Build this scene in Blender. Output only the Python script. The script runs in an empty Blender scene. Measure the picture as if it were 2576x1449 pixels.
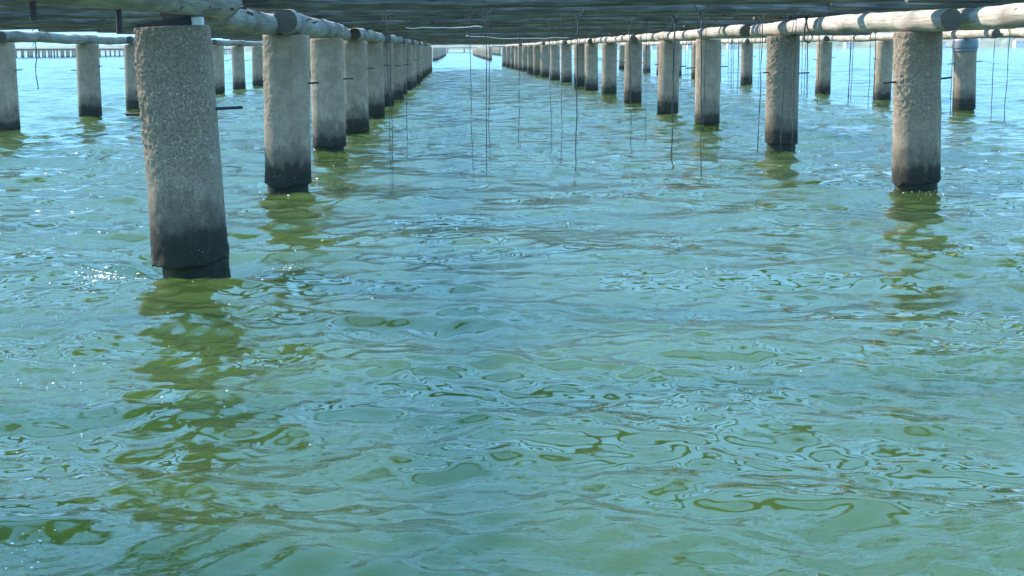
import bpy, bmesh, math, random
import numpy as np
from mathutils import Vector, Matrix, noise

random.seed(11)
R = math.radians
SC = bpy.context.scene
COL = SC.collection

# ------------------------------------------------------------------ camera
CAM_H = 1.716
cam_d = bpy.data.cameras.new("camera")
cam = bpy.data.objects.new("camera", cam_d)
COL.objects.link(cam)
SC.camera = cam
pitch, yaw, roll = R(9.614), R(2.186), R(0.312)
fw = Vector((math.sin(yaw) * math.cos(pitch), math.cos(yaw) * math.cos(pitch), -math.sin(pitch)))
r0 = Vector((math.cos(yaw), -math.sin(yaw), 0))
u0 = r0.cross(fw)
rr = r0 * math.cos(roll) - u0 * math.sin(roll)
uu = r0 * math.sin(roll) + u0 * math.cos(roll)
M = Matrix((rr, uu, -fw)).transposed().to_4x4()
M.translation = Vector((0, 0, CAM_H))
cam.matrix_world = M
cam_d.sensor_width = 36
cam_d.lens = 3553.0 / 2576 * 36
cam_d.clip_start = 0.05
cam_d.clip_end = 20000

# ------------------------------------------------------------------ sky + sun
SUN_EL, SUN_LEFT = R(40), R(57)          # SUN_LEFT: degrees left of +Y
sdir = Vector((-math.sin(SUN_LEFT) * math.cos(SUN_EL), math.cos(SUN_LEFT) * math.cos(SUN_EL), math.sin(SUN_EL)))
w = bpy.data.worlds.new("World")
SC.world = w
w.use_nodes = True
nt = w.node_tree
bg = nt.nodes["Background"]
sky = nt.nodes.new("ShaderNodeTexSky")
sky.sky_type = 'NISHITA'
sky.sun_disc = False
sky.sun_elevation = SUN_EL
sky.sun_rotation = -SUN_LEFT
sky.air_density = 1.0
sky.dust_density = 0.0
sky.ozone_density = 3.0
sgam = nt.nodes.new("ShaderNodeGamma")          # softer zenith-to-horizon range
sgam.inputs[1].default_value = 0.48
nt.links.new(sky.outputs[0], sgam.inputs[0])
stint = nt.nodes.new("ShaderNodeMix")
stint.data_type = 'RGBA'
stint.blend_type = 'MULTIPLY'
stint.inputs[0].default_value = 1.0
stint.inputs[7].default_value = (1.26, 2.32, 2.88, 1)
scap = nt.nodes.new("ShaderNodeMix")             # hold back the glare just above the horizon
scap.data_type = 'RGBA'
scap.blend_type = 'DARKEN'
scap.inputs[0].default_value = 1.0
scap.inputs[7].default_value = (1.12, 1.52, 2.05, 1)
nt.links.new(sgam.outputs[0], scap.inputs[6])
nt.links.new(scap.outputs[2], stint.inputs[6])
nt.links.new(stint.outputs[2], bg.inputs[0])
bg.inputs[1].default_value = 0.15
sl = bpy.data.lights.new("sun", 'SUN')
sl.energy = 5.0
sl.angle = R(0.53)
sl.color = (1.0, 0.86, 0.68)
so = bpy.data.objects.new("sun", sl)
COL.objects.link(so)
so.location = sdir * 60
so.rotation_euler = sdir.to_track_quat('Z', 'Y').to_euler()

SC.view_settings.view_transform = 'Standard'
SC.view_settings.look = 'None'
SC.view_settings.exposure = 1.42
SC.view_settings.gamma = 1.0
SC.cycles.use_denoising = True
SC.cycles.max_bounces = 8
SC.cycles.caustics_reflective = True
SC.cycles.blur_glossy = 2.0
SC.cycles.sample_clamp_indirect = 6.0
SC.cycles.caustics_refractive = False


# ------------------------------------------------------------------ helpers
def tag(o, label=None, cat=None, group=None, kind=None):
    if label: o["label"] = label
    if cat: o["category"] = cat
    if group: o["group"] = group
    if kind: o["kind"] = kind
    return o


def link(name, me, parent=None):
    o = bpy.data.objects.new(name, me)
    COL.objects.link(o)
    if parent is not None:
        o.parent = parent
    return o


def mesh(name, verts, faces, mats, smooth=True, mat_idx=None):
    me = bpy.data.meshes.new(name)
    me.from_pydata(verts, [], faces)
    for m in (mats if isinstance(mats, (list, tuple)) else [mats]):
        me.materials.append(m)
    if smooth:
        me.polygons.foreach_set("use_smooth", [True] * len(me.polygons))
    if mat_idx is not None:
        me.polygons.foreach_set("material_index", mat_idx)
    me.update()
    return me


class NT:
    """tiny node helper"""
    def __init__(s, name):
        s.m = bpy.data.materials.new(name)
        s.m.use_nodes = True
        s.t = s.m.node_tree
        s.b = s.t.nodes["Principled BSDF"]
        s.out = s.t.nodes["Material Output"]

    def n(s, typ, **kw):
        nd = s.t.nodes.new(typ)
        for k, v in kw.items():
            setattr(nd, k, v)
        return nd

    def l(s, a, b):
        s.t.links.new(a, b)

    def coord(s, scale=(1, 1, 1), out="Object", rnd=True):
        tc = s.n("ShaderNodeTexCoord")
        mp = s.n("ShaderNodeMapping")
        mp.inputs["Scale"].default_value = scale
        s.l(tc.outputs[out], mp.inputs[0])
        if rnd:
            oi = s.n("ShaderNodeObjectInfo")
            mu = s.n("ShaderNodeMath", operation='MULTIPLY')
            mu.inputs[1].default_value = 57.0
            s.l(oi.outputs["Random"], mu.inputs[0])
            cx = s.n("ShaderNodeCombineXYZ")
            for i in range(3):
                s.l(mu.outputs[0], cx.inputs[i])
            s.l(cx.outputs[0], mp.inputs["Location"])
        return mp.outputs[0]

    def noise(s, vec, scale, detail=4, rough=0.55, dist=0.0):
        nd = s.n("ShaderNodeTexNoise")
        nd.inputs["Scale"].default_value = scale
        nd.inputs["Detail"].default_value = detail
        nd.inputs["Roughness"].default_value = rough
        nd.inputs["Distortion"].default_value = dist
        s.l(vec, nd.inputs["Vector"])
        return nd.outputs["Fac"]

    def ramp(s, fac, stops):
        nd = s.n("ShaderNodeValToRGB")
        cr = nd.color_ramp
        while len(cr.elements) < len(stops):
            cr.elements.new(0.5)
        for e, (p, c) in zip(cr.elements, stops):
            e.position = p
            e.color = (c, c, c, 1) if isinstance(c, (int, float)) else (*c, 1)
        s.l(fac, nd.inputs[0])
        return nd.outputs[0]

    def mix(s, fac, a, b, blend='MIX'):
        nd = s.n("ShaderNodeMix", data_type='RGBA', blend_type=blend)
        for sock, v in ((0, fac), (6, a), (7, b)):
            if hasattr(v, "default_value") or hasattr(v, "links"):
                s.l(v, nd.inputs[sock])
            elif isinstance(v, (int, float)):
                nd.inputs[sock].default_value = v if sock == 0 else (v, v, v, 1)
            else:
                nd.inputs[sock].default_value = (*v, 1)
        return nd.outputs[2]

    def math(s, op, a, b=None, clamp=False):
        nd = s.n("ShaderNodeMath", operation=op)
        nd.use_clamp = clamp
        for i, v in enumerate((a, b)):
            if v is None: continue
            if isinstance(v, (int, float)): nd.inputs[i].default_value = v
            else: s.l(v, nd.inputs[i])
        return nd.outputs[0]

    def bump(s, h, strength, dist, prev=None):
        nd = s.n("ShaderNodeBump")
        nd.inputs["Strength"].default_value = strength
        nd.inputs["Distance"].default_value = dist
        s.l(h, nd.inputs["Height"])
        if prev is not None:
            s.l(prev, nd.inputs["Normal"])
        return nd.outputs[0]


def simple(name, col, rough=0.6, metal=0.0, var=0.25, scale=20):
    t = NT(name)
    v = t.coord()
    f = t.noise(v, scale, 5)
    c = t.mix(f, tuple(x * (1 - var) for x in col), tuple(min(1, x * (1 + var)) for x in col))
    t.l(c, t.b.inputs["Base Color"])
    t.b.inputs["Roughness"].default_value = rough
    t.b.inputs["Metallic"].default_value = metal
    t.l(t.bump(f, 0.3, 0.004), t.b.inputs["Normal"])
    return t.m


# ------------------------------------------------------------------ materials
def concrete_mat(name, rough_aggregate):
    t = NT(name)
    v = t.coord()
    tc = t.n("ShaderNodeTexCoord")
    sep = t.n("ShaderNodeSeparateXYZ")
    t.l(tc.outputs["Object"], sep.inputs[0])
    z = sep.outputs[2]
    big = t.noise(v, 2.2, 4)
    fine = t.noise(v, 38, 4, 0.6)
    pits = t.noise(v, 95, 2, 0.5)
    base = t.mix(big, (0.40, 0.305, 0.222), (0.56, 0.43, 0.32))
    base = t.mix(t.math('MULTIPLY', fine, 0.55), base, (0.37, 0.295, 0.225))
    base = t.mix(t.ramp(t.noise(v, 5, 7, 0.7), [(0.42, 0.55), (0.60, 0.0)]), base, (0.25, 0.19, 0.14))
    base = t.mix(t.ramp(t.noise(v, 70, 3, 0.7), [(0.34, 0.6), (0.45, 0.0)]), base, (0.14, 0.11, 0.085))
    if rough_aggregate:
        vo = t.n("ShaderNodeTexVoronoi")
        vo.inputs["Scale"].default_value = 78
        t.l(v, vo.inputs["Vector"])
        sepc = t.n("ShaderNodeSeparateColor")
        t.l(vo.outputs["Color"], sepc.inputs[0])
        st = t.ramp(sepc.outputs[0], [(0.0, (0.17, 0.132, 0.097)), (0.5, (0.30, 0.235, 0.175)), (0.93, (0.37, 0.295, 0.22)), (1.0, (0.62, 0.54, 0.45))])
        hmask = t.ramp(t.math('ADD', t.math('MULTIPLY', z, 1.0), t.math('MULTIPLY', t.math('SUBTRACT', big, 0.5), 0.9)), [(0.40, 0.2), (1.15, 1.0)])
        base = t.mix(t.math('MULTIPLY', hmask, 0.80), base, st)
        base = t.mix(t.ramp(t.noise(v, 60, 3, 0.7), [(0.36, 0.75), (0.47, 0.0)]), base, (0.10, 0.08, 0.06))
        base = t.mix(t.ramp(t.noise(v, 3.5, 5, 0.65), [(0.45, 0.0), (0.7, 0.45)]), base, (0.19, 0.155, 0.115))
    oi = t.n("ShaderNodeObjectInfo")
    tone = t.math('ADD', t.math('MULTIPLY', oi.outputs["Random"], 0.34), 0.98)
    base = t.mix(1.0, base, tone, 'MULTIPLY')
    strk = t.noise(t.coord((7, 7, 0.35)), 2.2, 5, 0.6)
    base = t.mix(t.ramp(strk, [(0.54, 0.0), (0.76, 0.35)]), base, (0.19, 0.15, 0.11))
    # vertical shutter seams and lift lines
    ang = t.math('ARCTAN2', sep.outputs[1], sep.outputs[0])
    seam = t.math('ABSOLUTE', t.math('SINE', t.math('ADD', t.math('MULTIPLY', ang, 2.5), t.math('MULTIPLY', t.noise(t.coord((1, 1, 1)), 5, 2), 0.12))))
    seamf = t.ramp(seam, [(0.0, 1.0), (0.022, 0.0)])
    base = t.mix(t.math('MULTIPLY', seamf, 0.5), base, (0.09, 0.085, 0.08))
    # tide stains (brown, with tongues) and the wet algae band
    vs = t.coord((3.2, 3.2, 0.9))
    tong = t.noise(vs, 3.0, 6, 0.62)
    s1 = t.math('ADD', z, t.math('MULTIPLY', t.math('SUBTRACT', tong, 0.5), -0.95))
    stain = t.ramp(s1, [(0.30, 1.0), (0.50, 0.85), (0.60, 0.0)])
    blot = t.ramp(t.noise(v, 9, 5, 0.65), [(0.35, 0.45), (0.62, 1.0)])
    base = t.mix(t.math('MULTIPLY', t.math('MULTIPLY', stain, blot), 0.64), base, (0.105, 0.092, 0.072))
    s2 = t.math('ADD', z, t.math('MULTIPLY', t.math('SUBTRACT', t.noise(t.coord((1, 1, .45)), 9, 6, 0.65), 0.5), -0.34))
    s2 = t.math('ADD', s2, t.math('MULTIPLY', t.math('SUBTRACT', oi.outputs["Random"], 0.5), 0.14))
    wet = t.ramp(s2, [(0.16, 1.0), (0.28, 0.9), (0.36, 0.35), (0.55, 0.0)])
    alg = t.mix(t.noise(v, 24, 4), (0.008, 0.012, 0.012), (0.040, 0.040, 0.028))
    base = t.mix(t.math('MULTIPLY', wet, 0.94), base, alg)
    bar = t.n("ShaderNodeTexVoronoi")                       # barnacles and shells low down
    bar.inputs["Scale"].default_value = 34
    t.l(v, bar.inputs["Vector"])
    bsp = t.math('MULTIPLY', t.ramp(bar.outputs["Distance"], [(0.16, 1.0), (0.26, 0.0)]), t.ramp(t.noise(v, 5, 3), [(0.5, 0.0), (0.62, 0.8)]))
    bsp = t.math('MULTIPLY', bsp, t.ramp(z, [(0.16, 1.0), (0.30, 0.0)]))
    base = t.mix(bsp, base, (0.34, 0.31, 0.25))
    t.l(base, t.b.inputs["Base Color"])
    t.b.inputs["Roughness"].default_value = 0.85
    t.b.inputs["Diffuse Roughness"].default_value = 1.0
    t.b.inputs["Specular IOR Level"].default_value = 0.2
    h = t.math('ADD', t.math('MULTIPLY', fine, 0.6), t.math('MULTIPLY', pits, 0.4))
    nb = t.bump(h, 0.5, 0.007 if rough_aggregate else 0.005)
    nb = t.bump(t.math('SUBTRACT', 1.0, seamf), 0.4, 0.006, nb)
    t.l(nb, t.b.inputs["Normal"])
    return t.m


M_CONC = concrete_mat("weathered_concrete", False)
M_CONC_R = concrete_mat("exposed_aggregate_concrete", True)


def core_mat():
    t = NT("wet_algae_concrete")
    v = t.coord()
    f = t.noise(v, 14, 6, 0.65)
    t.l(t.mix(f, (0.010, 0.014, 0.013), (0.05, 0.052, 0.036)), t.b.inputs["Base Color"])
    t.b.inputs["Roughness"].default_value = 0.6
    t.b.inputs["Specular IOR Level"].default_value = 0.2
    t.l(t.bump(f, 0.8, 0.02), t.b.inputs["Normal"])
    return t.m


M_CORE = core_mat()


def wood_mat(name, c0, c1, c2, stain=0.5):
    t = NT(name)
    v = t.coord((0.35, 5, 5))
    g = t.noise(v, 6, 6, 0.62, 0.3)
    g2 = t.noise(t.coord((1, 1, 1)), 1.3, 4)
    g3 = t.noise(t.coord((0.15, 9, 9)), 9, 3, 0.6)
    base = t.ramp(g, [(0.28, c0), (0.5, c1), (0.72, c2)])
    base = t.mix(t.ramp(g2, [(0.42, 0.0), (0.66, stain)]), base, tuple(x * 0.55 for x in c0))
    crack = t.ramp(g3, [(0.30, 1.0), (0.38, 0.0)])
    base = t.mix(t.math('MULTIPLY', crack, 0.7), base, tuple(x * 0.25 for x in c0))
    # knots
    vo = t.n("ShaderNodeTexVoronoi")
    vo.inputs["Scale"].default_value = 3.4
    t.l(t.coord((0.8, 2.0, 2.0)), vo.inputs["Vector"])
    kn = t.ramp(vo.outputs["Distance"], [(0.085, 1.0), (0.15, 0.0)])
    base = t.mix(t.math('MULTIPLY', kn, 0.85), base, (0.05, 0.033, 0.024))
    t.l(base, t.b.inputs["Base Color"])
    t.b.inputs["Roughness"].default_value = 0.8
    nb = t.bump(g, 0.5, 0.012)
    nb = t.bump(t.math('SUBTRACT', 1.0, crack), 0.6, 0.01, nb)
    t.l(nb, t.b.inputs["Normal"])
    return t.m


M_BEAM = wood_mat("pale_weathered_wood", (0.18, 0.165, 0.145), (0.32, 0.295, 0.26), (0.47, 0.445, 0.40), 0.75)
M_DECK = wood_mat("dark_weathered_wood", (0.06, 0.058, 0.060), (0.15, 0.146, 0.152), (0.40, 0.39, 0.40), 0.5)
M_ENDG = simple("end_grain_wood", (0.10, 0.085, 0.07), 0.9, var=0.5, scale=30)
M_IRON = simple("rusty_iron", (0.055, 0.04, 0.042), 0.8, 0.2)
M_ROPE = simple("dark_rope", (0.035, 0.055, 0.062), 0.9, var=0.4, scale=60)
M_WROPE = simple("white_rope", (0.55, 0.56, 0.56), 0.8, var=0.12, scale=60)
M_RUBBER = simple("black_rubber", (0.015, 0.02, 0.028), 0.6)
M_PLAST = simple("white_plastic", (0.75, 0.77, 0.78), 0.4, var=0.08)
M_COLLAR = simple("grey_blue_plastic", (0.19, 0.215, 0.27), 0.35, var=0.1, scale=8)


# ------------------------------------------------------------------ water
def water_mat():
    t = NT("turbid_sea_water")
    b = t.b
    tc = t.n("ShaderNodeTexCoord")

    def vec(sx, sy, rot=0.0):
        mp = t.n("ShaderNodeMapping")
        mp.inputs["Scale"].default_value = (sx, sy, 1)
        mp.inputs["Rotation"].default_value = (0, 0, rot)
        t.l(tc.outputs["Object"], mp.inputs[0])
        return mp.outputs[0]
    pv = vec(1, 1)
    patch = t.noise(pv, 0.35, 4, 0.6)
    body = t.mix(patch, (0.033, 0.064, 0.013), (0.042, 0.080, 0.017))
    t.l(body, b.inputs["Base Color"])
    b.inputs["IOR"].default_value = 1.62
    b.inputs["Specular Tint"].default_value = (0.58, 1.0, 1.0, 1)
    b.inputs["Subsurface Weight"].default_value = 1.0
    b.inputs["Subsurface Radius"].default_value = (0.8, 1.0, 0.8)
    b.inputs["Subsurface Scale"].default_value = 16.0
    mask = t.ramp(t.noise(vec(0.8, 1.5, 0.4), 0.55, 4, 0.6), [(0.44, 0.02), (0.62, 1.0)])
    n1 = t.noise(vec(1.0, 1.5, 0.15), 3.2, 1.5, 0.4, 0.4)
    n2 = t.noise(vec(1.0, 1.9, -0.2), 15, 3, 0.55, 0.5)
    att = t.n("ShaderNodeAttribute", attribute_name="open_water")
    t.l(t.math("ADD", t.math("MULTIPLY", att.outputs["Fac"], 0.07), 0.008), b.inputs["Roughness"])
    n0 = t.noise(vec(0.8, 1.35, 0.1), 1.25, 3, 0.55, 0.3)
    nb = t.bump(t.math('MULTIPLY', n0, att.outputs["Fac"]), 1.0, 0.10)
    nb = t.bump(n1, 1.0, 0.010, nb)
    nb = t.bump(t.math('MULTIPLY', n2, mask), 1.0, 0.0042, nb)
    t.l(nb, b.inputs["Normal"])
    return t.m


M_WATER = water_mat()
PILE_LOCAL = [(-2.18, 11.3, -0.09, 0.55), (-2.12, 17.75, -0.03, .5), (5.62, 17.15, -0.04, .5)]


def build_water():
    # one sheet, polar around the camera foot, finer where waves are near
    fine = np.linspace(R(-25), R(25), 900)
    side = np.linspace(R(25), R(180), 70)[1:]
    th = np.concatenate([-(side[::-1]), fine, side[:-1]])
    rs = [0.4]
    while rs[-1] < 2600:
        r = rs[-1]
        dr = min(max(0.012, r * r / 2900.0), max(0.11, 0.004 * r) if r < 500 else 0.02 * r)
        rs.append(r + dr)
    rs = np.array(rs)
    dth = np.gradient(th)
    drr = np.gradient(rs)
    TH, RR = np.meshgrid(th, rs)
    X = (RR * np.sin(TH)).astype(np.float64)
    Y = (RR * np.cos(TH)).astype(np.float64)
    STEP = np.maximum(RR * dth[None, :], drr[:, None])
    rng = np.random.default_rng(5)
    Z = np.zeros_like(X); DX = np.zeros_like(X); DY = np.zeros_like(X)
    N = 110
    lam = np.exp(rng.uniform(math.log(0.12), math.log(4.5), N))
    for L in lam:
        k = 2 * math.pi / L
        slope = 0.0158 * (1.0 if L < 0.7 else (0.7 / L) ** 0.5) * rng.uniform(0.5, 1.4)
        if L < 0.3: slope *= 1.15
        a = slope / k * 1.414
        d = rng.normal(R(-100), R(38) if L > 0.8 else R(60))
        kx, ky = k * math.cos(d), k * math.sin(d)
        lod = np.clip(1.6 - STEP / (L * 0.33), 0, 1)
        ph = kx * X + ky * Y + rng.uniform(0, 6.283)
        Z += a * lod * np.cos(ph)
        s = a * 0.7 * lod * np.sin(ph)
        DX -= s * math.cos(d); DY -= s * math.sin(d)
    # gust patches: vary the amplitude a little
    g = (1 + 0.42 * np.clip((RR - 9) / 25, 0, 1)) * (1 + 0.35 * np.sin(0.55 * X + 0.9 * Y + 1.0) * np.sin(-0.4 * X + 0.63 * Y + 2.2))
    Z *= g; DX *= g; DY *= g
    for (px, py, dz, rad) in PILE_LOCAL:
        q = np.hypot(X - px, Y - py)
        Z += dz * np.exp(-(q / rad) ** 2) * 1.2 + 0.022 * np.exp(-((q - 0.9) / 0.45) ** 2)
    V = np.stack([X + DX, Y + DY, Z], -1).reshape(-1, 3)
    nr, nc = X.shape
    idx = np.arange(nr * nc).reshape(nr, nc)
    nx = np.roll(idx, -1, axis=1)
    F = np.stack([idx[:-1], idx[1:], nx[1:], nx[:-1]], -1).reshape(-1, 4)
    # close the middle with a fan centre
    c = len(V)
    V = np.vstack([V, [[0, 0, 0]]])
    me = bpy.data.meshes.new("water")
    tri = np.stack([np.full(nc, c), idx[0], nx[0]], -1)
    nl = F.size + tri.size
    me.vertices.add(len(V)); me.vertices.foreach_set("co", V.astype(np.float32).ravel())
    me.loops.add(nl)
    me.loops.foreach_set("vertex_index", np.concatenate([F[:, ::-1].ravel(), tri[:, ::-1].ravel()]).astype(np.int32))
    nf = len(F) + len(tri)
    me.polygons.add(nf)
    st = np.concatenate([np.arange(len(F)) * 4, F.size + np.arange(len(tri)) * 3]).astype(np.int32)
    me.polygons.foreach_set("loop_start", st)
    me.polygons.foreach_set("use_smooth", np.ones(nf, bool))
    me.materials.append(M_WATER)
    at = me.attributes.new("open_water", 'FLOAT', 'POINT')     # choppier water away from the shelter of the first piles
    rad = np.hypot(V[:, 0], V[:, 1])
    at.data.foreach_set("value", np.clip((rad - 9) / 30, 0, 1).astype(np.float32))
    me.update(calc_edges=True)
    me.validate()
    o = link("water", me)
    tag(o, "choppy green and blue sea water with glints", None, None, "structure")
    return o


water = build_water()
wn = water.data.polygons[len(water.data.polygons) // 3].normal
if wn.z < 0:
    water.data.flip_normals()


# ------------------------------------------------------------------ piles
def ring_surface(rfun, zs, seg, cap_top=True, cap_bot=True):
    vs, fs = [], []
    for z in zs:
        for j in range(seg):
            a = 2 * math.pi * j / seg
            r, zz = rfun(a, z)
            vs.append((r * math.cos(a), r * math.sin(a), zz))
    n = len(zs)
    for i in range(n - 1):
        for j in range(seg):
            k = (j + 1) % seg
            fs.append((i * seg + j, i * seg + k, (i + 1) * seg + k, (i + 1) * seg + j))
    if cap_bot: fs.append(tuple(range(seg - 1, -1, -1)))
    if cap_top: fs.append(tuple((n - 1) * seg + j for j in range(seg)))
    return vs, fs


def shaft_mesh(seed, rad, h, rough, zbot=0.07, seg=40, nz=40, mat=None, chip=None, rag=1.0):
    off = Vector((seed * 7.3, seed * 3.1, seed * 1.7))
    zs = [zbot + (h - zbot) * i / (nz - 1) for i in range(nz)]

    def f(a, z):
        p = Vector((rad * math.cos(a), rad * math.sin(a), z))
        r = rad * (1 + 0.012 * noise.noise(p * 2 + off))
        if rough > 0:
            amt = rough * min(1, max(0.12, (z - 0.55) / 0.5))
            edge = 0.35 + 1.3 * max(0.0, math.cos(a - R(192))) ** 2
            r += amt * edge * (0.6 * noise.noise(p * 7 + off) + 0.7 * noise.noise(p * 24 + off) + 0.5 * noise.noise(p * 60 + off))
        if chip:
            for (ca, cz, cw, ch, cd) in chip:
                da = math.atan2(math.sin(a - ca), math.cos(a - ca))
                q = (da / cw) ** 2 + ((z - cz) / ch) ** 2
                r -= cd * math.exp(-q) * (1 + 0.5 * noise.noise(p * 12 + off))
        zz = z
        if z < zbot + 0.3:                       # ragged lower lip
            e = 1 - (z - zbot) / 0.3
            zz += rag * e * e * (0.040 * noise.noise(Vector((math.cos(a) * 1.3, math.sin(a) * 1.3, seed * 5.0))) + 0.014 * noise.noise(Vector((math.cos(a) * 5, math.sin(a) * 5, seed * 2.0))))
            r += 0.012 * e * (0.5 + noise.noise(p * 14 + off))
        if z > h - 0.03:
            r -= 0.008 * (z - h + 0.03) / 0.03
        return r, zz
    vs, fs = ring_surface(f, zs, seg)
    return mesh("shaft", vs, fs, mat or M_CONC)


def core_mesh(seed, rad, seg=32):
    off = Vector((seed * 2.3, seed * 1.1, 4))

    def f(a, z):
        p = Vector((rad * math.cos(a), rad * math.sin(a), z))
        return rad * (1 + 0.07 * noise.noise(p * 6 + off) + 0.05 * noise.noise(p * 22 + off)), z
    vs, fs = ring_surface(f, [-1.6, -0.6, -0.3] + [-0.2 + 0.025 * q for q in range(16)], seg)
    return mesh("pile_core", vs, fs, M_CORE)


def rod_mesh(name, p0, p1, r, mat, seg=8):
    p0, p1 = Vector(p0), Vector(p1)
    d = (p1 - p0)
    q = d.to_track_quat('Z', 'Y').to_matrix()
    vs, fs = [], []
    for t in (0, 1):
        for j in range(seg):
            a = 2 * math.pi * j / seg
            vs.append(tuple(p0 + d * t + q @ Vector((r * math.cos(a), r * math.sin(a), 0))))
    for j in range(seg):
        k = (j + 1) % seg
        fs.append((j, k, seg + k, seg + j))
    fs.append(tuple(range(seg - 1, -1, -1)))
    fs.append(tuple(range(seg, 2 * seg)))
    return mesh(name, vs, fs, mat, smooth=False)


ORD = ["first", "second", "third", "fourth", "fifth", "sixth", "seventh", "eighth", "ninth", "tenth", "eleventh", "twelfth",
       "thirteenth", "fourteenth", "fifteenth", "sixteenth", "seventeenth", "eighteenth", "nineteenth", "twentieth", "twenty-first"]

PILE_H = 1.9
SHAFTS = [shaft_mesh(100 + i, 0.29, PILE_H, 0.004, zbot=0.0 + 0.03 * (i % 3), seg=32, nz=26) for i in range(6)]
CORES = [core_mesh(i, 0.262) for i in range(3)]
PEG_R = rod_mesh("iron_peg", (0.24, 0, 1.28), (0.44, 0.0, 1.29), 0.012, M_IRON)
PEG_L = rod_mesh("iron_peg", (-0.24, 0, 1.27), (-0.47, 0.0, 1.26), 0.012, M_IRON)

# x, y, radius, lean at top (x)
ROWS = {
    "outer left": [(-9.62, 30.7, .29, .0), (-9.53, 37.4, .29, .02), (-9.5, 42.5, .27, .0), (-9.6, 49.6, .29, 0), (-9.5, 57.3, .26, .03), (-9.6, 63.5, .28, .0), (-9.6, 69.5, .27, .0)]
                  + [(-9.55, 76 + 6.1 * i, .28, 0) for i in range(6)],
    "inner left": [(-2.2, 5.4, .3, 0), (-2.145, 11.3, .30, -.075), (-2.12, 17.75, .285, .03), (-2.17, 24.2, .28, .0), (-2.12, 29.9, .275, .0), (-2.13, 36.6, .285, .0),
                   (-2.16, 43.0, .28, 0), (-2.1, 49.0, .28, 0), (-2.18, 55.2, .27, 0), (-2.12, 61, .28, 0), (-2.15, 67.3, .28, 0), (-2.1, 73.3, .28, 0),
                   (-2.15, 79.3, .28, 0), (-2.15, 85.5, .28, 0), (-2.15, 92, .28, 0), (-2.12, 98, .28, 0), (-2.15, 104.5, .28, 0), (-2.15, 111, .28, 0)],
    "inner right": [(5.5, 11.0, .29, 0), (5.64, 17.15, .285, -.06), (5.55, 24.1, .275, .0), (5.58, 31.5, .275, .0), (5.57, 37.4, .275, .03), (5.56, 44.8, .275, .02),
                    (5.57, 51.9, .275, 0), (5.57, 58.7, .275, 0), (5.54, 63.8, .27, 0), (5.55, 71.9, .28, 0), (5.5, 79.5, .28, 0), (5.4, 87, .28, 0), (5.35, 94, .28, 0),
                    (5.3, 101, .28, 0), (5.25, 108, .28, 0), (5.2, 114, .28, 0), (5.15, 120, .28, 0), (5.1, 127, .28, 0), (5.0, 135, .28, 0), (4.85, 143, .28, 0)],
    "outer right": [(13.6, 31.2, .29, 0), (13.68, 37.9, .30, -.05), (13.57, 45.0, .275, .03), (13.63, 52.6, .28, .02), (13.6, 59.3, .27, 0), (13.6, 66.5, .28, 0),
                    (13.4, 73.4, .28, 0), (13.5, 80, .28, 0), (13.5, 87, .28, 0), (13.5, 94, .28, 0), (13.5, 101, .28, 0), (13.5, 108, .28, 0), (13.5, 116, .28, 0)],
}
ROWTXT = {"outer left": "in the far left row", "inner left": "along the left side of the channel",
          "inner right": "along the right side of the channel", "outer right": "in the outermost right row"}
SPECIAL = {("inner left", 1): "large rough concrete pile with gravelly face and ragged left edge, nearest of all",
           ("inner left", 2): "smooth grey concrete pile carrying the round cut log end, second on the left",
           ("inner left", 3): "grey concrete pile with a notched dark foot, third on the left channel side",
           ("inner right", 1): "sunlit concrete pile with rough left edge, nearest and largest on the right",
           ("inner right", 2): "concrete pile with a sunlit left edge and dark notched foot, second largest on the right",
           ("outer right", 1): "concrete pile with a grey blue plastic collar at its top, far right",
           ("outer left", 0): "grey concrete pile cut by the left picture edge",
           ("outer left", 1): "grey concrete pile with dark stain tongues, standing left of the largest pile"}
HERO = {("inner left", 1): dict(rag=1.2, rough=0.015, seg=170, nz=190, mat=M_CONC_R, chip=[(R(205), 1.0, 0.8, 0.6, 0.02), (R(185), 1.85, .5, .1, .03)], zbot=0.05),
        ("inner left", 2): dict(rag=1.5, rough=0.012, seg=110, nz=110, chip=[(R(215), 1.2, .5, .5, .012)], zbot=0.06),
        ("inner left", 3): dict(rough=0.009, seg=90, nz=90, zbot=0.10),
        ("inner right", 1): dict(rag=1.4, rough=0.011, seg=130, nz=150, mat=M_CONC_R, chip=[(R(-15), 1.25, .25, .16, .02), (R(200), 1.8, .3, .12, .02)], zbot=0.08),
        ("inner right", 2): dict(rough=0.016, seg=100, nz=110, mat=M_CONC_R, zbot=0.10),
        ("inner right", 3): dict(rough=0.006, seg=60, nz=60, zbot=0.06),
        ("outer left", 1): dict(rough=0.005, seg=60, nz=60, zbot=0.05),
        ("outer right", 1): dict(rough=0.004, seg=50, nz=50, zbot=0.03)}

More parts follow.
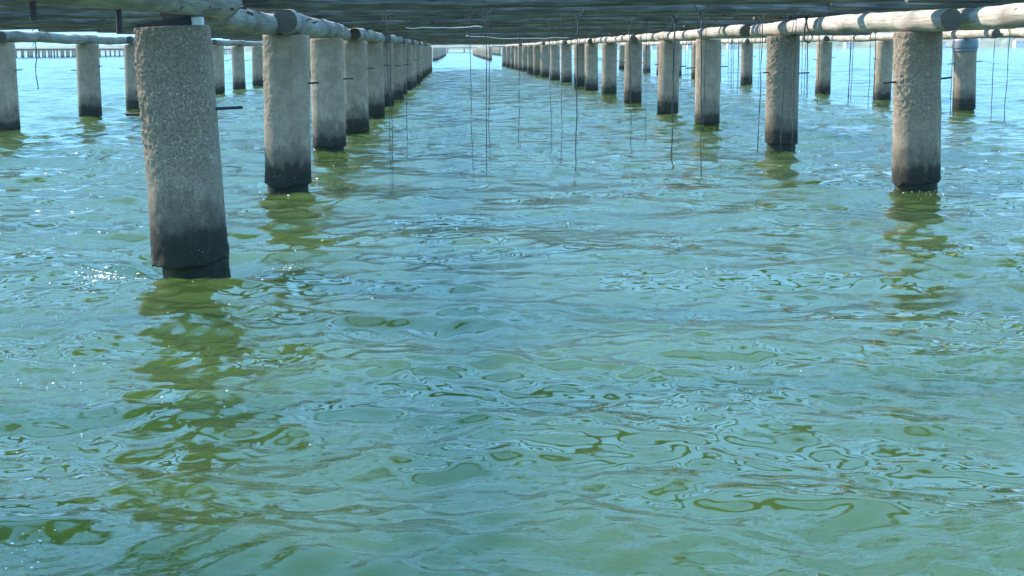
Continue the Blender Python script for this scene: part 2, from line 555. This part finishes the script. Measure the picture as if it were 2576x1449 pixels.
si = 0
for row, lst in ROWS.items():
    for i, (x, y, rad, lean) in enumerate(lst):
        root = bpy.data.objects.new("concrete_pile", None)
        COL.objects.link(root)
        root.location = (x, y, 0)
        root.rotation_euler = (random.uniform(-.012, .012), (lean + (random.uniform(-.02, .02) if (row, i) not in SPECIAL else 0)) / PILE_H, 0)
        lab = SPECIAL.get((row, i))
        if not lab:
            n = i if row.startswith("inner") or row == "outer right" else i + 1
            lab = "%s grey concrete pile from the camera %s" % (ORD[max(0, n - 1)], ROWTXT[row])
            if y < 12: lab = "nearest plain concrete pile %s" % ROWTXT[row]
        tag(root, lab, "pile", "concrete piles standing in the sea")
        hr = HERO.get((row, i))
        si += 1
        if hr:
            sh = link("shaft", shaft_mesh(si, rad, PILE_H, **hr), root)
            co = link("pile_core", core_mesh(si, rad * (0.87 if (row, i) == ("inner left", 1) else 0.88)), root)
            if (row, i) == ("inner left", 1): co.location = (0.04, 0.02, 0)
        else:
            sh = link("shaft", SHAFTS[si % 6], root)
            sh.scale = (rad / .29, rad / .29, 1)
            sh.rotation_euler = (0, 0, random.uniform(0, 6.28))
            co = link("pile_core", CORES[si % 3], root)
            co.scale = (rad / .29, rad / .29, 1)
        if y < 75:
            for me in (PEG_R, PEG_L):
                if row == "inner left" and me is PEG_L and i != 1: continue
                pg = link("iron_peg", me, root)
                pg.scale = (rad / .29, 1, 1)
                pg.location = (0, -0.05, random.uniform(-.06, .05))
                pg.rotation_euler = (0, random.uniform(-.06, .06), random.uniform(-.2, .2))
        if (row, i) == ("inner left", 1):
            vs, fs = [], []
            bm = bmesh.new()
            bmesh.ops.create_cube(bm, size=1)
            for v in bm.verts:
                v.co = Vector((v.co.x * 0.42 - 0.02, v.co.y * 0.40, 1.9 + 0.035 + v.co.z * 0.07))
                if v.co.x < -.1: v.co.z -= 0.0 if v.co.z < 1.93 else 0.045
            bmesh.ops.bevel(bm, geom=bm.edges[:], offset=0.004, segments=1)
            me = bpy.data.meshes.new("rubber_pad"); bm.to_mesh(me); bm.free(); me.materials.append(M_RUBBER)
            link("rubber_pad", me, root)
            bm = bmesh.new()
            bmesh.ops.create_cube(bm, size=1)
            for v in bm.verts:
                v.co = Vector((v.co.x * 0.075 + 0.23, v.co.y * 0.12 - 0.12, 1.9 + 0.031 + v.co.z * 0.06))
            bmesh.ops.bevel(bm, geom=bm.edges[:], offset=0.004, segments=1)
            me = bpy.data.meshes.new("plastic_shim"); bm.to_mesh(me); bm.free(); me.materials.append(M_PLAST)
            tag(link("plastic_shim", me, root), "white plastic shim under the log")
        if (row, i) == ("outer right", 1):
            prof = [(1.59, .315), (1.60, .328), (1.62, .330), (1.635, .318), (1.65, .318), (1.66, .335), (1.70, .338), (1.84, .338), (1.88, .334), (1.905, .322), (1.915, .30)]
            vs, fs = [], []
            for (zz, r) in prof:
                for j in range(48):
                    a = 2 * math.pi * j / 48
                    vs.append((r * math.cos(a), r * math.sin(a), zz))
            for q in range(len(prof) - 1):
                for j in range(48):
                    k = (j + 1) % 48
                    fs.append((q * 48 + j, q * 48 + k, (q + 1) * 48 + k, (q + 1) * 48 + j))
            fs.append(tuple((len(prof) - 1) * 48 + j for j in range(48)))
            tag(link("plastic_collar", mesh("plastic_collar", vs, fs, M_COLLAR), root), "grey blue ribbed plastic collar")


# ------------------------------------------------------------------ logs
def log_mesh(name, L, ra, rb, seed, mat, seg=18, rings=None, bend=0.03, lump=0.07, round_end=False):
    rings = rings or max(14, int(L * 5))
    off = Vector((seed * 3.7, seed * 1.9, seed))
    ph = random.Random(seed).uniform(0, 6.28)
    vs, fs, mi = [], [], []
    for i in range(rings):
        t = i / (rings - 1)
        x = L * t
        r = ra + (rb - ra) * t
        e = min(x, L - x)
        if round_end and e < r * 0.9:
            r *= math.sqrt(max(0.02, 1 - (1 - e / (r * 0.9)) ** 2)) * 0.55 + 0.45
        elif e < 0.02:
            r *= 0.965
        cy = bend * math.sin(math.pi * t + ph) + 0.012 * noise.noise(Vector((x * 0.9, seed, 1)))
        cz = 0.5 * bend * math.sin(math.pi * t * 2 + ph * 2) + 0.012 * noise.noise(Vector((x * 0.9, seed, 9)))
        for j in range(seg):
            a = 2 * math.pi * j / seg
            p = Vector((x * 0.8, math.cos(a) * 0.8, math.sin(a) * 0.8))
            q = r * (1 + lump * noise.noise(p * 1.6 + off) + lump * 0.5 * noise.noise(p * 5 + off))
            vs.append((x, cy + q * math.cos(a), cz + q * math.sin(a)))
    for i in range(rings - 1):
        for j in range(seg):
            k = (j + 1) % seg
            fs.append((i * seg + j, (i + 1) * seg + j, (i + 1) * seg + k, i * seg + k)); mi.append(0)
    fs.append(tuple(range(seg))); mi.append(1)
    fs.append(tuple((rings - 1) * seg + j for j in range(seg - 1, -1, -1))); mi.append(1)
    me = mesh(name, vs, fs, [mat, M_ENDG], True, mi)
    me.polygons[-1].use_smooth = False
    me.polygons[-2].use_smooth = False
    return me


def beam(row, seed, y0, y1, x, z0, z1, ra, rb, label, x1=None, round_end=False):
    """pale log lying along a row of piles, from y0 to y1"""
    x1 = x if x1 is None else x1
    L = math.sqrt((y1 - y0) ** 2 + (x1 - x) ** 2 + (z1 - z0) ** 2)
    o = link("beam_log", log_mesh("beam_log", L, ra, rb, seed, M_BEAM, seg=28 if y0 < 40 else 14, bend=0.03, lump=0.12, round_end=round_end))
    o.location = (x, y0, z0)
    d = Vector((x1 - x, y1 - y0, z1 - z0)).normalized()
    o.rotation_euler = d.to_track_quat('X', 'Z').to_euler()
    tag(o, label, "log", "pale beam logs lying along the pile rows")
    return o


def nails(o, spots):
    for (x, a, r) in spots:
        me = rod_mesh("iron_nail", (x, math.cos(a) * (r - .03), math.sin(a) * (r - .03)), (x + .01, math.cos(a) * (r + .035), math.sin(a) * (r + .035) + .004), 0.011, M_IRON)
        link("iron_nail", me, o)


# left inner row
A = beam("inner left", 1, 0.6, 13.0, -2.16, 2.14, 2.115, .165, .14, "thick pale log with hanging iron spikes above the nearest pile, top left", x1=-2.05, round_end=True)
for (xx, ln) in ((6.65, .13), (8.4, .17)):
    sp = rod_mesh("iron_spike", (xx, 0.0, -0.05), (xx, 0.0, -0.13 - ln), 0.018, M_IRON)
    link("iron_spike", sp, A)
nails(A, [(11.7, R(200), .15), (12.4, R(190), .145), (12.9, R(205), .14)])
B = beam("inner left", 2, 11.5, 18.1, -2.22, 2.035, 2.03, .135, .125, "pale log behind the cut round end, between the two nearest left piles", x1=-2.2)
C = beam("inner left", 3, 17.05, 26.4, -1.98, 2.045, 2.03, .148, .12, "white weathered log whose dark round cut end faces the camera above the second left pile", x1=-2.1)
nails(C, [(1.2, R(160), .145), (2.2, R(165), .14), (5.8, R(170), .13), (7.2, R(165), .13), (8.2, R(165), .13)])
D_ = [(24.9, 30.6, -2.22, .115), (28.9, 38.0, -2.02, .125), (36.0, 43.6, -2.2, .12), (42.2, 50.2, -2.0, .13), (48, 56.3, -2.2, .12), (54.4, 62.2, -2.02, .12),
      (60.2, 68, -2.2, .12), (66.5, 74.2, -2.03, .12), (72.5, 80.5, -2.2, .12), (78.6, 87, -2.05, .12), (85, 99, -2.2, .12), (97.2, 111.8, -2.05, .12)]
for i, (y0, y1, x, r) in enumerate(D_):
    beam("inner left", 10 + i, y0, y1, x, 1.9 + r + random.uniform(0, .02), 1.9 + r + random.uniform(0, .02), r, r * .95,
         "%s pale log behind the white cut log on the left channel row" % ORD[i])
# right inner row
RB = [(8.5, 18.6, 5.78, .125, "sunlit pale log at the right edge, behind the dark round cut end"),
      (15.7, 26.2, 5.50, .125, "cream log with a dark round cut end facing the camera above the largest right pile"),
      (23.2, 31.0, 5.72, .118, "sunlit cream log over the second largest right pile with dark nail marks"),
      (26.8, 38.2, 5.46, .115, "sunlit cream log with round dark end over the third right pile")]
for i, (y0, y1, x, r, lab) in enumerate(RB):
    o = beam("inner right", 40 + i, y0, y1, x, 1.9 + r, 1.9 + r + .005, r, r * .96, lab)
    nails(o, [(random.uniform(.3, .95) * (y1 - y0), R(random.choice((160, 175, 190))), r) for _ in range(5)])
RB2 = [(36.3, 45.6, 5.66, .115), (44, 52.5, 5.46, .11), (51, 59.2, 5.66, .115), (58, 64.5, 5.46, .11), (63.2, 72.6, 5.64, .115), (71.2, 80.2, 5.44, .11),
       (79, 88, 5.5, .115), (86.4, 101.6, 5.3, .11), (100.4, 114.6, 5.34, .115), (113.4, 127.5, 5.1, .11), (126.4, 143.6, 5.05, .115)]
for i, (y0, y1, x, r) in enumerate(RB2):
    beam("inner right", 60 + i, y0, y1, x, 1.9 + r, 1.9 + r, r, r * .96, "%s cream log beyond the third pile on the right channel row" % ORD[i])
# outer rows
OL = [(21.5, 32.0, -9.62, .125), (30.2, 38.0, -9.45, .12), (36.8, 43.2, -9.6, .11), (41.8, 50.2, -9.42, .12), (49, 58, -9.6, .12), (56.6, 64.2, -9.42, .12),
      (62.8, 76.8, -9.6, .12), (75.2, 95, -9.45, .12), (94, 107.4, -9.6, .12)]
for i, (y0, y1, x, r) in enumerate(OL):
    beam("outer left", 80 + i, y0, y1, x, 1.9 + r, 1.9 + r, r, r * .96, "bluish white log on the far left pile row, %s from the left picture edge" % ORD[i])
ORR = [(26.5, 36.5, 13.75, .115), (35.4, 46, 13.5, .115), (44.2, 53.4, 13.7, .11), (51.8, 60.2, 13.5, .115), (58.4, 67.4, 13.7, .11), (65.8, 80.6, 13.45, .115), (79.2, 94.6, 13.6, .11), (93, 116.5, 13.45, .11)]
for i, (y0, y1, x, r) in enumerate(ORR):
    beam("outer right", 100 + i, y0, y1, x, 1.9 + r, 1.9 + r, r, r * .96, "cream log on the outermost right pile row, %s from the right picture edge" % ORD[i])

# deck poles laid across the bays
BAYS = [("left bay", -10.1, -1.7, 112.0), ("middle bay", -2.7, 6.2, 140.0), ("right bay", 5.0, 14.2, 118.0)]
BAYNAME = {"left bay": "over the left bay beside the largest pile", "middle bay": "over the open middle channel", "right bay": "over the right bay full of ropes"}
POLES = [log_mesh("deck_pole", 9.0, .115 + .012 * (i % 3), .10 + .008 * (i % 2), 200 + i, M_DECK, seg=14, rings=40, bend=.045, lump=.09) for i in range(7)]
POLE_Y = [8.3, 10.8, 13.3, 15.9, 19.1, 21.5, 23.75, 26.1, 28.8, 31.2, 33.6]
while POLE_Y[-1] < 140:
    POLE_Y.append(POLE_Y[-1] + random.choice((2.0, 2.5, 2.8, 3.1)))
for bi, (bay, xa, xb, yend) in enumerate(BAYS):
    for k, yy in enumerate(POLE_Y):
        if yy > yend: break
        y = yy + (0.13 if (bi + k // 5) % 2 else -0.13) + random.uniform(-.04, .04)
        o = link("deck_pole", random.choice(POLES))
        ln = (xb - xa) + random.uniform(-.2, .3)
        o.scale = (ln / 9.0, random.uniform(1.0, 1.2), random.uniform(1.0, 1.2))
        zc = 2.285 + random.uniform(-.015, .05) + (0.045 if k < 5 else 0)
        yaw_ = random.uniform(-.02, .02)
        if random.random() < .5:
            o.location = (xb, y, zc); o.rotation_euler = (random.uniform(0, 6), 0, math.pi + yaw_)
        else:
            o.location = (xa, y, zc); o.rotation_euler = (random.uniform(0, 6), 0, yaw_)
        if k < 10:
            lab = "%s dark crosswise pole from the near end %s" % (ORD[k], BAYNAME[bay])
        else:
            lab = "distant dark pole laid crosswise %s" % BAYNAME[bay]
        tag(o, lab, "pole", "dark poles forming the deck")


# ------------------------------------------------------------------ ropes
def tube(name, pts, r, mat, seg=6):
    pts = [Vector(p) for p in pts]
    vs, fs = [], []
    for i, p in enumerate(pts):
        d = (pts[min(i + 1, len(pts) - 1)] - pts[max(i - 1, 0)]).normalized()
        q = d.to_track_quat('Z', 'Y').to_matrix()
        for j in range(seg):
            a = 2 * math.pi * j / seg
            vs.append(tuple(p + q @ Vector((r * math.cos(a), r * math.sin(a), 0))))
    for i in range(len(pts) - 1):
        for j in range(seg):
            k = (j + 1) % seg
            fs.append((i * seg + j, i * seg + k, (i + 1) * seg + k, (i + 1) * seg + j))
    fs.append(tuple(range(seg - 1, -1, -1)))
    fs.append(tuple((len(pts) - 1) * seg + j for j in range(seg)))
    return mesh(name, vs, fs, mat)


def hanging(x, y, r, label, group, top=2.17, zb=-.25, sway=.02, knot=True):
    rnd = random.Random(int(x * 100) + int(y * 1000))
    root = bpy.data.objects.new("hanging_rope", None)
    COL.objects.link(root)
    root.location = (x, y, 0)
    tag(root, label, "rope", group)
    tx, ty = rnd.uniform(-.04, .04), rnd.uniform(-.05, .05)
    pts = []
    for i in range(15):
        t = i / 14
        z = top + (zb - top) * t
        pts.append((tx * (1 - t) + sway * noise.noise(Vector((x, y, z * 2.2))), ty * (1 - t) + sway * noise.noise(Vector((y, x, z * 2.2))), z))
    link("strand", tube("strand", pts, r, M_ROPE), root)
    if knot:
        kp = []
        n = 40
        for i in range(n):
            a = i / n * 6.283 * 3
            kp.append((tx + (.022 + r) * math.cos(a), ty + (.022 + r) * math.sin(a), top - .06 + .10 * i / n))
        # loop going over the pole and a loose tail
        kp += [(tx + .10 * math.cos(a), ty + .02, top + .13 + .10 * math.sin(a)) for a in [R(q) for q in range(-60, 250, 24)]]
        kp += [(tx - .03, ty - .03, top - .05), (tx - .05 - .05 * rnd.random(), ty - .05, top - .12 - .16 * rnd.random())]
        link("knot", tube("knot", kp, r * .85, M_ROPE, 5), root)
    return root


CR = [(-0.94, 20.14, .005), (-0.87, 19.31, .006), (-0.85, 23.89, .006), (0.23, 20.70, .005), (0.41, 20.0, .006), (0.55, 24.1, .006), (1.13, 26.1, .007), (1.63, 24.46, .005),
      (1.58, 21.59, .005), (1.70, 20.34, .008), (3.03, 24.6, .007), (3.45, 25.82, .005), (3.34, 22.03, .012), (3.33, 19.2, .008), (4.26, 24.45, .005), (4.76, 22.29, .008), (5.02, 21.06, .006), (5.2, 22.6, .006)]
for i, (x, y, r) in enumerate(sorted(CR, key=lambda q: q[0] / q[1])):
    hanging(x, y, r, "thin dark rope in the open channel, %s from the left pile row" % ORD[i], "ropes hanging in the middle channel")
RR_ = [(11.82, 73.34), (11.27, 69.2), (10.63, 64.13), (10.63, 62.77), (12.88, 67.21), (11.95, 61.8), (11.75, 60.58), (12.31, 63.03), (10.91, 55.11), (11.81, 57.05), (12.9, 64.77), (12.86, 60.31),
       (12.87, 52.71), (12.31, 50.12), (12.20, 49.3), (12.44, 50.1), (10.99, 43.02), (11.89, 42.85), (12.9, 46.5), (13.1, 46.9), (11.67, 39.96), (11.95, 40.46), (11.25, 37.95),
       (12.10, 34.44), (11.84, 33.48), (12.49, 32.81), (11.96, 30.62)]
RR_.sort(key=lambda q: -q[0] / q[1])
for i, (x, y) in enumerate(RR_):
    lab = "dark rope in the right bay, %s from the right picture edge" % ORD[i] if i < 16 else "fine dark rope hanging far back in the right bay beside many others"
    hanging(x, y, .009 if y < 42 else .011, lab, "ropes hanging in the right bay", knot=y < 45)
hanging(-9.6, 33.2, .012, "single dark rope dangling in front of the far left water", "ropes hanging at the far left", top=2.0, zb=.85, sway=.12)


def white_line(p0, p1, sag, label):
    pts = []
    for i in range(25):
        t = i / 24
        p = Vector(p0).lerp(Vector(p1), t)
        p.z -= sag * 4 * t * (1 - t) - .03 * noise.noise(p * 1.7 + Vector((t * 4, 0, 0)))
        pts.append(p)
    me = tube("white_cord", pts, .009, M_WROPE, 8)
    o = link("white_cord", me)
    tag(o, label, "cord", "white cords tied under the deck")


white_line((-.9, 25.8, 2.105), (0.48, 25.6, 2.10), .012, "straight white cord slung under the dark poles between two hanging ropes, left of centre")
white_line((0.28, 40.0, 2.075), (3.15, 40.0, 2.02), .05, "sagging white cord slung lower under the dark poles, right of centre")

# slack rope loop on the right row and a blue drip rope
lp = [(5.36 - .02, 21.6, 2.2), (5.30, 21.6, 2.05), (5.28, 21.6, 1.9), (5.30, 21.58, 1.80), (5.36, 21.57, 1.78), (5.42, 21.6, 1.86), (5.34, 21.62, 2.0), (5.30, 21.62, 2.18)]
tag(link("rope_loop", tube("rope_loop", lp, .012, M_ROPE)), "slack dark rope loop draped over the cream log between the right piles", "rope", "ropes hanging in the middle channel")

# ------------------------------------------------------------------ white flecks: bubbles, and sun glints modelled as solid specks
def foam_and_glint_flecks():
    rnd = random.Random(77)
    vs, fs = [], []

    def fleck(x, y, r, z):
        b = len(vs)
        n = 6
        el, ro = rnd.uniform(.5, 1), rnd.uniform(0, 3)
        for ring, (q, h) in enumerate(((1, 0), (.55, .5))):
            for j in range(n):
                a = 2 * math.pi * j / n
                ux, uy = r * q * math.cos(a) * rnd.uniform(.75, 1.2), r * q * el * math.sin(a) * rnd.uniform(.75, 1.2)
                vs.append((x + ux * math.cos(ro) - uy * math.sin(ro), y + ux * math.sin(ro) + uy * math.cos(ro), z + h * r * .6))
        vs.append((x, y, z + r * .45))
        for j in range(n):
            k = (j + 1) % n
            fs.append((b + j, b + k, b + n + k, b + n + j))
            fs.append((b + n + j, b + n + k, b + 2 * n))
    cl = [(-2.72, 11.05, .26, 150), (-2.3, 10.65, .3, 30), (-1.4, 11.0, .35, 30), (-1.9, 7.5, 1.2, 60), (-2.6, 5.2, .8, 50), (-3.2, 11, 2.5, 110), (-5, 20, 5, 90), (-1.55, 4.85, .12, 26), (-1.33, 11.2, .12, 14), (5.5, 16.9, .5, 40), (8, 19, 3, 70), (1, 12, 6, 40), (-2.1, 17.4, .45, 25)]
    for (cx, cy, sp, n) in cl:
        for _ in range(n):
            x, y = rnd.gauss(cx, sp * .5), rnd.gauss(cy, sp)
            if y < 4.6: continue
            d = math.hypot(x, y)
            k_ = {-2.72: 1.9, -1.55: 1.5, -1.33: 1.6, -5: 1.7, -3.2: 1.3}.get(cx, 1.0)  # larger white flecks in these clusters imitate sun glints and splash sparkle
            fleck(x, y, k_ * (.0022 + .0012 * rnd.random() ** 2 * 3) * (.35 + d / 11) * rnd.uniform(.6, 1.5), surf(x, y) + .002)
    t = NT("white_foam_and_glints")
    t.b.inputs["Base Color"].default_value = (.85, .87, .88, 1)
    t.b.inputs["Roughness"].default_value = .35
    tag(link("foam_and_glint_flecks", mesh("foam_and_glint_flecks", vs, fs, t.m)), "white flecks on the water, bubbles and imitated sun glints", None, None, "stuff")


def near_surface():
    me = water.data
    n = len(me.vertices)
    co = np.empty(n * 3, np.float32); me.vertices.foreach_get("co", co); co = co.reshape(-1, 3)
    rad = np.hypot(co[:, 0], co[:, 1])
    sel = np.nonzero((rad > 4) & (rad < 40) & (np.abs(np.arctan2(co[:, 0], co[:, 1])) < .45))[0]
    cell = {}
    for i in sel:
        cell[(int(co[i, 0] // .06), int(co[i, 1] // .06))] = float(co[i, 2])
    def f(x, y):
        i, j = int(x // .06), int(y // .06)
        for d in range(0, 12):
            for a in range(-d, d + 1):
                for b in (-d, d):
                    if (i + a, j + b) in cell: return cell[(i + a, j + b)]
                    if (i + b, j + a) in cell: return cell[(i + b, j + a)]
        return 0.0
    return f


surf = near_surface()
foam_and_glint_flecks()

# ------------------------------------------------------------------ distant platforms
FAR_SH = [mesh("far_pile", *ring_surface(lambda a, z: (.29 + .01 * math.sin(3 * a + i), z), [-1.2, .05, .3, 1.1, 1.95], 10), M_CONC) for i in range(3)]


def far_pile(x, y, label, group):
    o = link("concrete_pile", random.choice(FAR_SH))
    o.location = (x + random.uniform(-.1, .1), y + random.uniform(-.4, .4), 0)
    o.rotation_euler = (random.uniform(-.02, .02), random.uniform(-.02, .02), random.uniform(0, 6))
    tag(o, label, "pile", group)


def far_deck(name_label, x0, x1, y0, y1, xs, sp=6.0):
    """a distant platform top: log grid read as one dark band"""
    vs, fs = [], []

    def bar(p0, p1, r):
        p0, p1 = Vector(p0), Vector(p1)
        d = p1 - p0
        q = d.to_track_quat('Z', 'Y').to_matrix()
        b = len(vs)
        for p in (p0, p1):
            for j in range(6):
                a = math.pi / 3 * j
                vs.append(tuple(p + q @ Vector((r * math.cos(a), r * math.sin(a), 0))))
        for j in range(6):
            k = (j + 1) % 6
            fs.append((b + j, b + k, b + 6 + k, b + 6 + j))
        fs.append(tuple(b + 5 - j for j in range(6))); fs.append(tuple(b + 6 + j for j in range(6)))
    for x in xs:
        bar((x, y0 - .5, 2.06), (x, y1 + .5, 2.06), .12)
    y = y0
    while y <= y1:
        bar((x0 - .5, y, 2.3), (x1 + .5, y, 2.3 + random.uniform(0, .12)), .13)
        y += random.uniform(1.6, 2.8)
    o = link("far_deck", mesh("far_deck", vs, fs, M_DECK, smooth=False))
    tag(o, name_label, "platform", "far platform decks")


g2 = "piles of the platform at the end of the channel"
for i in range(34):
    far_pile(-3.15 + i * .002, 214 + i * 6.2, "small far concrete pile in the left row at the end of the channel", g2)
    far_pile(5.05, 214 + i * 6.2, "small far concrete pile in the right row at the end of the channel", g2)
g3 = "piles of the distant left platform"
for i in range(52):
    far_pile(-108.5, 398 + i * 6.2, "tiny distant pile in the long side row of the left horizon platform", g3)
for x in (-116.5, -124.5, -132.5, -140.5):
    for i in range(9):
        far_pile(x, 398 + i * 6.4, "tiny distant pile in the front rows of the left horizon platform", g3)
far_deck("dark timber deck of the distant platform on the left horizon", -141, -108, 397, 720, (-140.5, -132.5, -124.5, -116.5, -108.5))
g4 = "piles of the distant right platform"
for i in range(22):
    far_pile(11.7, 380 + i * 6.2, "tiny distant pile just left of the end of the right row", g4)
    far_pile(19.5, 380 + i * 6.2, "tiny distant pile behind the end of the right row", g4)
far_deck("dark timber deck of the distant platform beyond the right row", 11.5, 20, 379, 520, (11.7, 19.5))
far_deck("dark timber deck on the horizon at the end of the channel", -28, 10, 690, 840, (-28, -20, -12, -4, 4, 10))
g5 = "piles of the horizon platform at the end of the channel"
for x in (-28, -20, -12, -4, 4, 10):
    for i in range(3):
        far_pile(x, 690 + 6.2 * i, "tiny distant pile under the horizon deck at the end of the channel", g5)


# ------------------------------------------------------------------ far shore
def hills():
    t = NT("far_shore_vegetation")
    v = t.coord((1, 1, 2), rnd=False)
    f = t.noise(v, 0.05, 6, 0.65)
    f2 = t.noise(v, 0.012, 4, 0.6)
    c = t.ramp(f, [(0.3, (0.035, 0.06, 0.03)), (0.5, (0.075, 0.115, 0.05)), (0.68, (0.16, 0.17, 0.10))])
    c = t.mix(t.ramp(f2, [(0.5, 0.0), (0.65, 0.6)]), c, (0.25, 0.22, 0.16))
    t.l(c, t.b.inputs["Base Color"])
    t.b.inputs["Roughness"].default_value = 0.95
    vs, fs = [], []
    n, rows = 420, 8
    for i in range(n):
        a = R(-40 + 80 * i / (n - 1))
        hmax = 9 + 10 * max(0, math.sin(a * 3 + .2)) + 26 * max(0, min(1, (math.degrees(a) - 6) / 14))
        hmax *= 0.75 + 0.6 * noise.noise(Vector((i * 0.06, 0, 3)))
        for j in range(rows):
            q = j / (rows - 1)
            rr_ = 1750 + 420 * q + 40 * noise.noise(Vector((i * .03, 2, 0)))
            z = -1 + (hmax + 3) * math.sin(q * math.pi / 2) + (3.5 * noise.noise(Vector((i * .55, j * 1.4, 1))) + 2.5 * noise.noise(Vector((i * 1.6, j * 2.2, 7)))) * (1 if 0 < j else 0)
            vs.append((rr_ * math.sin(a), rr_ * math.cos(a), z))
    for i in range(n - 1):
        for j in range(rows - 1):
            fs.append((i * rows + j, (i + 1) * rows + j, (i + 1) * rows + j + 1, i * rows + j + 1))
    o = link("hills", mesh("hills", vs, fs, t.m, smooth=False))
    tag(o, "low green hills along the far shore", None, None, "structure")


hills()
M_HWALL = simple("far_house_wall", (0.72, 0.70, 0.66), 0.8, var=.08)
M_HROOF = simple("far_house_roof", (0.42, 0.20, 0.13), 0.8)
M_HWIN = simple("far_house_window", (0.05, 0.06, 0.08), 0.3)


def house(x, y, z, wd, dp, ht, label):
    root = bpy.data.objects.new("far_house", None)
    COL.objects.link(root)
    root.location = (x, y, z)
    tag(root, label, "house", "houses on the far shore")
    a, b = wd / 2, dp / 2
    vs = [(-a, -b, -3), (a, -b, -3), (a, b, -3), (-a, b, -3), (-a, -b, ht), (a, -b, ht), (a, b, ht), (-a, b, ht)]
    link("wall", mesh("wall", vs, [(0, 1, 5, 4), (1, 2, 6, 5), (2, 3, 7, 6), (3, 0, 4, 7), (4, 5, 6, 7)], M_HWALL, False), root)
    e = .5
    vs = [(-a - e, -b - e, ht + .02), (a + e, -b - e, ht + .02), (a + e, b + e, ht + .02), (-a - e, b + e, ht + .02), (-a * .6, 0, ht + 2.4), (a * .6, 0, ht + 2.4)]
    link("roof", mesh("roof", vs, [(0, 1, 5, 4), (1, 2, 5), (2, 3, 4, 5), (3, 0, 4), (3, 2, 1, 0)], M_HROOF, False), root)
    for k in (-.5, .5):
        vs = [(k * a - .7, -b - .06, ht - 2.4), (k * a + .7, -b - .06, ht - 2.4), (k * a + .7, -b - .06, ht - .9), (k * a - .7, -b - .06, ht - .9)]
        vs += [(p[0], -b + .05, p[2]) for p in vs]
        link("window", mesh("window", vs, [(0, 1, 2, 3), (4, 5, 1, 0), (3, 2, 6, 7), (0, 3, 7, 4), (1, 5, 6, 2)], M_HWIN, False), root)


HS = [(1852, 205, 5.2, 11, "white house with red roof near the right edge of the far shore"), (1780, 214, 5.0, 12, "pale far house left of the rightmost rope"),
      (1790, 186, 5, 10, "white far house behind the collared pile"), (1700, 152, 4.5, 9, "white house low on the far shore left of the collared pile"),
      (1720, 108, 5, 12, "small white far house seen under the right logs"), (1705, 92, 4, 9, "tiny white far house between the right piles"), (1712, 78, 4.5, 10, "tiny pale far house at the water between right piles"),
      (1708, 64, 4.5, 12, "bright white far building close to the third right pile")]
for (rad, deg10, ht, wd, lab) in HS:
    a = R(deg10 / 10.0)
    house(rad * math.sin(a), (rad - 30) * math.cos(a), 2.5, wd, 8, ht, lab)

# ------------------------------------------------------------------ haze
hb = bmesh.new()
bmesh.ops.create_cube(hb, size=1)
for v in hb.verts:
    v.co = Vector((v.co.x * 5400, v.co.y * 5400, -2.5 if v.co.z < 0 else 75))
hm = bpy.data.meshes.new("haze"); hb.to_mesh(hm); hb.free()
mt = bpy.data.materials.new("sea_haze")
mt.use_nodes = True
mt.node_tree.nodes.remove(mt.node_tree.nodes["Principled BSDF"])
pv = mt.node_tree.nodes.new("ShaderNodeVolumePrincipled")
pv.inputs["Color"].default_value = (0.62, 0.82, 1.0, 1)
pv.inputs["Density"].default_value = 0.00016
mt.node_tree.links.new(pv.outputs[0], mt.node_tree.nodes["Material Output"].inputs["Volume"])
hm.materials.append(mt)
tag(link("haze", hm), "pale sea haze in the far air", None, None, "stuff")
